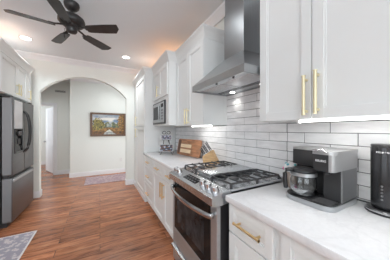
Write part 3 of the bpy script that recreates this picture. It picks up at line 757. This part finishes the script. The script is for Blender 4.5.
# vent grille
c = thing('air_vent', 'small grey air return grille high on the corridor wall', 'vent', (-1.03, 6.46, 2.49))
bm = B(); box(bm, -1.17, -.90, 6.45, 6.459, 2.44, 2.448); box(bm, -1.17, -.90, 6.45, 6.459, 2.50, 2.508); box(bm, -1.17, -1.162, 6.45, 6.459, 2.448, 2.50); box(bm, -.908, -.90, 6.45, 6.459, 2.448, 2.50); obj('frame', bm, 'plate', c)
bm = B()
for k in range(4): box(bm, -1.162, -.908, 6.448, 6.458, 2.455+k*.012, 2.459+k*.012)
obj('louvers', bm, 'plate', c)
obj('backing', box(B(), -1.158, -.912, 6.456, 6.459, 2.448, 2.50), 'charcoal', c)
# rugs
c = thing('hall_rug', 'faded pink patterned rug along the hall wall under the painting', 'rug', (.6, 5.26, 0))
obj('pile', box(B(), -.30, 1.55, 4.905, 5.62, .001, .008, .002), 'rug2', c)
bm = B(); box(bm, -.335, -.30, 4.88, 5.645, .001, .007); box(bm, 1.55, 1.585, 4.88, 5.645, .001, .007); box(bm, -.30, 1.55, 4.88, 4.905, .001, .007); box(bm, -.30, 1.55, 5.62, 5.645, .001, .007)
obj('border', bm, 'rug2', c)
c = thing('kitchen_rug', 'grey-pink distressed rug with pale edge on the floor before the refrigerator', 'rug', (-1.5, 2.2, 0))
obj('pile', box(B(), -2.3, -.74, 1.1, 2.975, .001, .008, .002), 'rug1', c)
bm = B(); box(bm, -.74, -.722, 1.08, 2.99, .001, .009, .002); box(bm, -2.32, -2.3, 1.08, 2.99, .001, .009, .002); box(bm, -2.3, -.74, 2.975, 2.99, .001, .009, .002); box(bm, -2.3, -.74, 1.08, 1.1, .001, .009, .002)
obj('border', bm, 'rugedge', c)

# ------------------------------------------------------------------ counter items
CT = .914
def text_mesh(s, size, mtx, parent, m='text', name='lettering', ex=.0004):
    cu = bpy.data.curves.new('lettering', 'FONT'); cu.body = s; cu.size = size; cu.extrude = ex; cu.align_x = 'CENTER'; cu.align_y = 'CENTER'; cu.offset = size*.02
    to = bpy.data.objects.new('lettering_tmp', cu); COL.objects.link(to)
    dg = bpy.context.evaluated_depsgraph_get(); me = bpy.data.meshes.new_from_object(to.evaluated_get(dg))
    bm = bmesh.new(); bm.from_mesh(me); bpy.data.objects.remove(to); bpy.data.meshes.remove(me)
    bmesh.ops.transform(bm, matrix=mtx, verts=bm.verts[:]); return obj(name, bm, m, parent)
def face_minus_x(x, y, z, rot=0):
    """text frame facing -X: text x axis = -Y direction, text up = Z"""
    return Matrix.Translation((x, y, z)) @ Matrix.Rotation(rot, 4, 'Z') @ Matrix(((0, 0, -1, 0), (-1, 0, 0, 0), (0, 1, 0, 0), (0, 0, 0, 1)))

def rrect(x0, x1, y0, y1, rads, n=6):
    """rounded rectangle outline; rads = corner radii for (x0,y0),(x1,y0),(x1,y1),(x0,y1)"""
    pts = []
    for (cx_, cy_, r, a) in ((x0, y0, rads[0], PI), (x1, y0, rads[1], 1.5*PI), (x1, y1, rads[2], 0), (x0, y1, rads[3], .5*PI)):
        ox = cx_+(r if cx_ == x0 else -r); oy = cy_+(r if cy_ == y0 else -r)
        for k in range(n+1): t = a+k/n*PI/2; pts.append((ox+r*math.cos(t), oy+r*math.sin(t)))
    return pts
def slab(bm, pts, z0, z1): return prism(bm, [(x, y, z0) for x, y in pts], (0, 0, z1-z0))

c = thing('coffee_maker', 'black and silver coffee maker with brewing head, beside the tile wall', 'coffee maker', (1.13, .56, CT))
ky0, ky1, kx0, kx1 = .415, .685, .985, 1.275
bm = B(); slab(bm, rrect(kx0, kx1, ky0, ky1+.005, (.05, .012, .012, .085)), CT+.001, CT+.026); b0 = obj('base', bm, 'steel', c, 30)
bm = B(); slab(bm, rrect(kx0+.006, kx1-.004, ky0+.006, ky1, (.046, .01, .01, .080)), CT+.026, CT+.031); obj('base_deck', bm, 'charcoal', b0, 30)
bm = B(); lathe(bm, (1.065, .60, CT+.031), [(0, 0), (.068, 0), (.068, .004), (0, .004)], 32); obj('warming_plate', bm, 'black', b0, 40)
bm = B()
for k in range(6): box(bm, kx0+.02+k*.014, kx0+.027+k*.014, ky0+.015, ky0+.10, CT+.031, CT+.034)
obj('drip_grate', bm, 'greyplastic', b0)
obj('column', box(B(), 1.145, kx1, ky0+.004, ky1-.003, CT+.031, CT+.21, .004), 'charcoal', c)
obj('side_panel', box(B(), 1.09, kx1-.004, ky0, ky0+.006, CT+.031, CT+.21, .002), 'greyplastic', c)
bm = B(); box(bm, 1.09, 1.15, ky0+.006, .50, CT+.031, CT+.21, .002); obj('brew_column', bm, 'charcoal', c)
# left housing (over the carafe) and brewing head
obj('brew_housing', box(B(), 1.105, kx1, .505, ky1, CT+.195, CT+.292, .006, seg=2), 'charcoal', c, 35)
bm = B(); slab(bm, rrect(.995, kx1, ky0-.003, .505, (.02, .008, .004, .006)), CT+.20, CT+.285); hd = obj('brewing_head', bm, M['silver'], c, 30)
bm = B(); box(bm, .9925, .996, .434, .502, CT+.20, CT+.285, .001); obj('front_plate', bm, 'charcoal', hd)
bm = B(); slab(bm, rrect(.99, kx1, ky0-.006, .508, (.05, .01, .004, .006)), CT+.285, CT+.302); obj('head_lid', bm, 'silver', hd, 30, label='silver lid of the head')
bm = B(); slab(bm, rrect(1.10, kx1+.004, .508, ky1+.003, (.004, .006, .01, .02)), CT+.290, CT+.302); obj('reservoir_lid', bm, 'silver', c, 30)
bm = B(); tube(bm, [(.988, .50, CT+.297), (.985, .49, CT+.307), (.985, .455, CT+.309), (.988, .44, CT+.297)], .005, 8); obj('lid_handle', bm, 'chrome', hd, 50)
bm = B(); cyl(bm, (1.06, .47, CT+.20), (1.06, .47, CT+.175), .022, .014, 16); obj('nozzle', bm, 'black', hd, 40)
text_mesh('KEURIG', .0145, face_minus_x(.992, .468, CT+.252), hd)
# carafe
k0 = Vector((1.065, .595, CT+.036))
c = thing('glass_carafe', 'glass coffee carafe with black lid and handle on the warming plate', 'carafe', tuple(k0))
bm = B(); lathe(bm, k0, [(0, 0), (.056, 0), (.064, .008), (.068, .03), (.068, .075), (.062, .105), (.056, .118), (.054, .118), (.060, .104), (.065, .075), (.065, .03), (.061, .01), (.054, .004), (0, .004)], 36); obj('jug', bm, 'glass', c, 60)
bm = B(); lathe(bm, k0, [(.0565, .108), (.069, .108), (.069, .126), (.0565, .128)], 36)
obj('collar', bm, 'steel', c, 40)
bm = B(); lathe(bm, k0, [(0, .128), (.066, .128), (.070, .134), (.068, .142), (.045, .152), (0, .155)], 36); obj('lid', bm, 'black', c, 40)
bm = B(); hdv = Vector((-.82, .57, 0)); hx = lambda s_, z: tuple(k0+hdv*s_+Vector((0, 0, z)))
tube(bm, [hx(.06, .136), hx(.080, .141), hx(.096, .137), hx(.104, .115), hx(.104, .08), hx(.099, .03)], .0125, 10, (1.0, 1.0)); obj('handle', bm, 'black', c, 60)
bm = B(); lathe(bm, k0, [(0, .0055), (.058, .0055), (.0635, .03), (.0635, .035), (0, .035)], 30); obj('coffee_residue', bm, 'coffee', c, 60)
# decorative jar behind the carafe
j0 = Vector((1.225, .765, CT))
c = thing('lidded_jar', 'tan jar with white, pink and teal domed lid behind the carafe handle', 'jar', tuple(j0))
bm = B(); lathe(bm, j0, [(0, .001), (.036, .001), (.048, .02), (.052, .055), (.046, .10), (.040, .112), (0, .112)], 28); obj('bowl', bm, 'tan', c, 50)
bm = B(); lathe(bm, j0, [(0, .112), (.046, .112), (.054, .122), (.054, .140), (.045, .160), (.028, .172), (.012, .180), (0, .181)], 28); ld = obj('lid', bm, 'white', c, 50)
for a in range(7):
    bm = B(); t_ = a/7*2*PI+2.2; p = j0+Vector((math.cos(t_)*.044, math.sin(t_)*.049, .129)); tt = bmesh.new(); bmesh.ops.create_uvsphere(tt, u_segments=8, v_segments=6, radius=.014); merge(bm, tt, Matrix.Translation(p)); obj('pink_flower', bm, 'pink', ld, 50)
for a in range(5):
    bm = B(); t_ = a/5*2*PI+.5; p = j0+Vector((math.cos(t_)*.037, math.sin(t_)*.038, .160)); tt = bmesh.new(); bmesh.ops.create_uvsphere(tt, u_segments=8, v_segments=6, radius=.012); merge(bm, tt, Matrix.Translation(p)); obj('teal_flower', bm, 'teal', ld, 50)

# tall round machine at the right edge
f0 = Vector((1.247, .295, CT))
c = thing('milk_frother', 'tall black cylindrical appliance on a round base at the right edge', 'appliance', tuple(f0))
bm = B(); lathe(bm, f0, [(0, .001), (.076, .001), (.079, .006), (.078, .016), (.070, .021), (0, .021)], 40); bs_ = obj('base', bm, 'charcoal', c, 40)
bm = B(); lathe(bm, f0, [(.070, .0215), (.0795, .0165), (.0795, .012), (.070, .0205)], 40); obj('base_ring', bm, 'chrome', bs_, 60)
bm = B(); lathe(bm, f0, [(0, .021), (.050, .021), (.055, .028), (.057, .06), (.057, .32), (.055, .33), (0, .33)], 40); bd = obj('body', bm, 'gloss' if False else mat('black_chrome', (.06, .06, .063), .22, .8, var=.05), c, 40)
bm = B(); lathe(bm, f0, [(0, .33), (.056, .33), (.057, .334), (.054, .340), (0, .341)], 40); obj('lid', bm, 'charcoal', c, 40)
# curved text on the body, facing the room
ang0 = math.atan2(-f0.y, -f0.x)+.02
for k, ch in enumerate('KEURIG'):
    a = ang0-.60+k*.135
    n = Vector((math.cos(a), math.sin(a), 0)); tx = Vector((-math.sin(a), math.cos(a), 0))
    mt = Matrix(((tx.x, 0, n.x, f0.x+n.x*.0572), (tx.y, 0, n.y, f0.y+n.y*.0572), (0, 1, 0, CT+.302), (0, 0, 0, 1)))
    if k == 0: lm = []
    cu = bpy.data.curves.new('letter', 'FONT'); cu.body = ch; cu.size = .0115; cu.extrude = .0004; cu.align_x = 'CENTER'; cu.align_y = 'CENTER'
    to = bpy.data.objects.new('t', cu); COL.objects.link(to); dg = bpy.context.evaluated_depsgraph_get(); me = bpy.data.meshes.new_from_object(to.evaluated_get(dg))
    me.transform(mt); lm.append(me); bpy.data.objects.remove(to)
bm = B()
for me in lm: bm.from_mesh(me); bpy.data.meshes.remove(me)
obj('lettering', bm, 'text', bd)
bm = B()
for k in range(5):
    a = ang0-.28; n = Vector((math.cos(a), math.sin(a), 0)); p = f0+n*.057+Vector((0, 0, .075+k*.016)); cyl(bm, p, p+n*.0012, .0045, seg=10)
obj('buttons', bm, 'greyplastic', bd)
bm = B(); tube(bm, [(1.318, .475, CT+.178), (1.305, .472, CT+.165), (1.302, .465, CT+.08), (1.305, .455, CT+.015), (1.312, .43, CT+.005), (1.314, .36, CT+.005), (1.305, .335, CT+.006)], .002, 6); obj('power_cord', bm, 'black', c, 60)
# outlet behind
c = thing('wall_outlet', 'white outlet on the tile wall, mostly hidden behind the coffee maker', 'outlet', (WX-.006, .47, CT+.20))
obj('cover_plate', box(B(), WX-.010, WX-.004, .435, .505, CT+.145, CT+.26, .002), 'plate', c)
bm = B()
for z in (.178, .227): box(bm, WX-.0125, WX-.009, .455, .485, CT+z-.014, CT+z+.014, .003)
obj('socket', bm, 'white', c)

# cutting board leaning at the tile wall
c = thing('cutting_board', 'reddish-brown wooden cutting board with two pale blocks leaning on tile wall', 'cutting board', (1.20, 2.44, CT))
pa, pb = Vector((1.165, 2.74, CT+.002)), Vector((1.255, 2.14, CT+.002)); dl = (pb-pa).normalized(); ln = (pb-pa).length
nrm = Vector((dl.y, -dl.x, 0)); nrm = nrm if nrm.x < 0 else -nrm     # towards the room
lean = math.radians(11); up = (Vector((0, 0, 1))*math.cos(lean)-nrm*math.sin(lean)); n3 = dl.cross(up); n3 = n3 if n3.x < 0 else -n3
MB_ = Matrix(((dl.x, up.x, n3.x, pa.x), (dl.y, up.y, n3.y, pa.y), (dl.z, up.z, n3.z, pa.z), (0, 0, 0, 1)))
bm = B(); tb = bmesh.new(); prism(tb, [(x, y, 0) for x, y in rrect(0, ln, .004, .262, (.03, .03, .03, .03))], (0, 0, .02)); bmesh.ops.bevel(tb, geom=tb.edges[:], offset=.002, segments=1, affect='EDGES'); merge(bm, tb, MB_)
bo = obj('board', bm, 'woodred', c)
bm = B(); tb = bmesh.new(); prism(tb, [(x, y, .0195) for x, y in rrect(0.012, .09, .02, .245, (.02, .02, .02, .02))], (0, 0, .0015)); merge(bm, tb, MB_); obj('dark_inlay', bm, mat('walnut_inlay', (.13, .06, .035), .4, var=.2), bo, label='darker walnut end strip')
bm = B(); box(bm, .10, .43, .02, .19, .021, .034, .006, MB_, 2); f2 = obj('small_board', bm, 'woodred', c)
for z0_, z1_ in ((.125, .18), (.045, .10)):
    bm = B(); box(bm, .125, .405, z0_, z1_, .034, .046, .005, MB_, 2); obj('pale_strip', bm, 'woodpale', f2, label='pale maple strip')

# knife block and knives
kc = Vector((1.265, 1.695, CT+.001)); e1 = Vector((-.62, .785, 0)).normalized(); e2 = Vector((e1.y, -e1.x, 0))
MK = Matrix(((e1.x, e2.x, 0, kc.x), (e1.y, e2.y, 0, kc.y), (0, 0, 1, kc.z), (0, 0, 0, 1)))
c = thing('knife_block', 'light maple wedge-shaped knife block on the counter behind the range', 'knife block', tuple(kc))
bm = B(); tb = bmesh.new(); prism(tb, [(0, -.05, 0), (.19, -.05, 0), (.20, -.05, .085), (.085, -.05, .165)], (0, .10, 0)); bmesh.ops.bevel(tb, geom=tb.edges[:], offset=.003, segments=1, affect='EDGES'); merge(bm, tb, MK)
obj('block', bm, 'woodlight', c)
fa, fb = Vector((.20, 0, .085)), Vector((.085, 0, .165)); fd = (fb-fa); nn = Vector((-fd.z, 0, fd.x)); nn = nn.normalized(); nn = nn if nn.x > 0 else -nn
ki = 0
klab = {0: 'lowest row', 1: 'middle row', 2: 'top row'}
names = ['outer left', 'middle', 'outer right']
proto = None
for r_ in range(3):
    for q in range(2):
        p = fa+fd*(.14+.36*r_)+Vector((0, (q-.5)*.052, 0)); L_ = (.085, .10, .115)[r_]+(.012 if q else 0)
        q0 = p+nn*.001; w0 = MK @ q0
        k_ = thing('kitchen_knife', 'black-handled kitchen knife in the maple knife block, %s row, %s side' % (('lowest', 'middle', 'top')[r_], ('room', 'wall')[1-q] if e2.x < 0 else ('room', 'wall')[q]), 'knife', tuple(w0), 'knives in the block')
        for nm, a_, b_, rr, mm in (('bolster', 0, .012, .0095, 'chrome'), ('handle', .012, L_, .0105, 'charcoal'), ('end_cap', L_, L_+.010, .0108, 'chrome')):
            tb = bmesh.new(); tube(tb, [q0+nn*a_, q0+nn*((a_+b_)/2), q0+nn*b_], rr, 8, (.95, .55)); bm = B(); merge(bm, tb, MK); obj(nm, bm, mm, k_, 50)

# tabletop photo stand
s0 = Vector((.985, 2.80, CT)); vd = Vector((-s0.x, -s0.y, 0)).normalized(); sd = Vector((-vd.y, vd.x, 0))*1.22
def sp(a, b_, z): return tuple(s0+sd*a+vd*b_+Vector((0, 0, z)))
MS = Matrix(((sd.x, 0, vd.x, s0.x), (sd.y, 0, vd.y, s0.y), (0, 1, 0, s0.z), (0, 0, 0, 1)))
c = thing('photo_stand', 'black wire tabletop stand holding two small photos near the pantry side', 'photo stand', tuple(s0))
w = .006
bm = B()
tube(bm, [sp(-.085, .055, .003), sp(-.055, .02, .05), sp(-.045, 0, .12), sp(-.03, -.01, .30), sp(0, -.01, .335)], w, 6)
tube(bm, [sp(.085, .055, .003), sp(.055, .02, .05), sp(.045, 0, .12), sp(.03, -.01, .30), sp(0, -.01, .335)], w, 6)
tube(bm, [sp(0, -.01, .335), sp(.04, -.06, .18), sp(.10, -.10, .003)], w, 6)
tube(bm, [sp(-.10, .03, .045), sp(.10, .03, .045)], w, 6); tube(bm, [sp(-.065, .02, .245), sp(.065, .02, .245)], w, 6)
obj('wire_frame', bm, 'black', c, 60)
for q, cxs in enumerate((-.03, .03)):
    bm = B(); tube(bm, [tuple(s0+sd*(cxs+.024*math.cos(t_))+vd*-.01+Vector((0, 0, .365+.024*math.sin(t_)))) for t_ in [k/16*2*PI for k in range(17)]], w, 6); obj('scroll', bm, 'black', c, 60)
def photo(x0, x1, z0, z1, pal):
    bm = B(); lay = bm.loops.layers.color.new('paint'); nx_, nz_ = 14, 9
    for i in range(nx_):
        for j in range(nz_):
            u0, u1 = x0+(x1-x0)*i/nx_, x0+(x1-x0)*(i+1)/nx_; v0, v1 = z0+(z1-z0)*j/nz_, z0+(z1-z0)*(j+1)/nz_
            fc = bm.faces.new([bm.verts.new(MS @ Vector(p)) for p in ((u0, v0, .034), (u1, v0, .034), (u1, v1, .034), (u0, v1, .034))])
            k = int((math.sin(i*1.1+j*.5)+math.sin(j*1.7-i*.3)+2)/4*len(pal)*.999)
            for lp in fc.loops: lp[lay] = (*pal[k], 1)
    fr = B(); box(fr, x0-.006, x1+.006, z0-.006, z1+.006, .026, .033, .001, MS)
    f_ = obj('photo_mount', fr, 'white', c); obj('photo', bm, vcol_mat('photo_print', .3), f_)
photo(-.085, .085, .055, .165, [(.05, .06, .09), (.50, .33, .22), (.16, .20, .30), (.10, .12, .18), (.7, .72, .78)])
photo(-.068, .068, .255, .325, [(.05, .05, .08), (.45, .48, .58), (.12, .15, .26), (.40, .22, .22), (.7, .72, .78)])
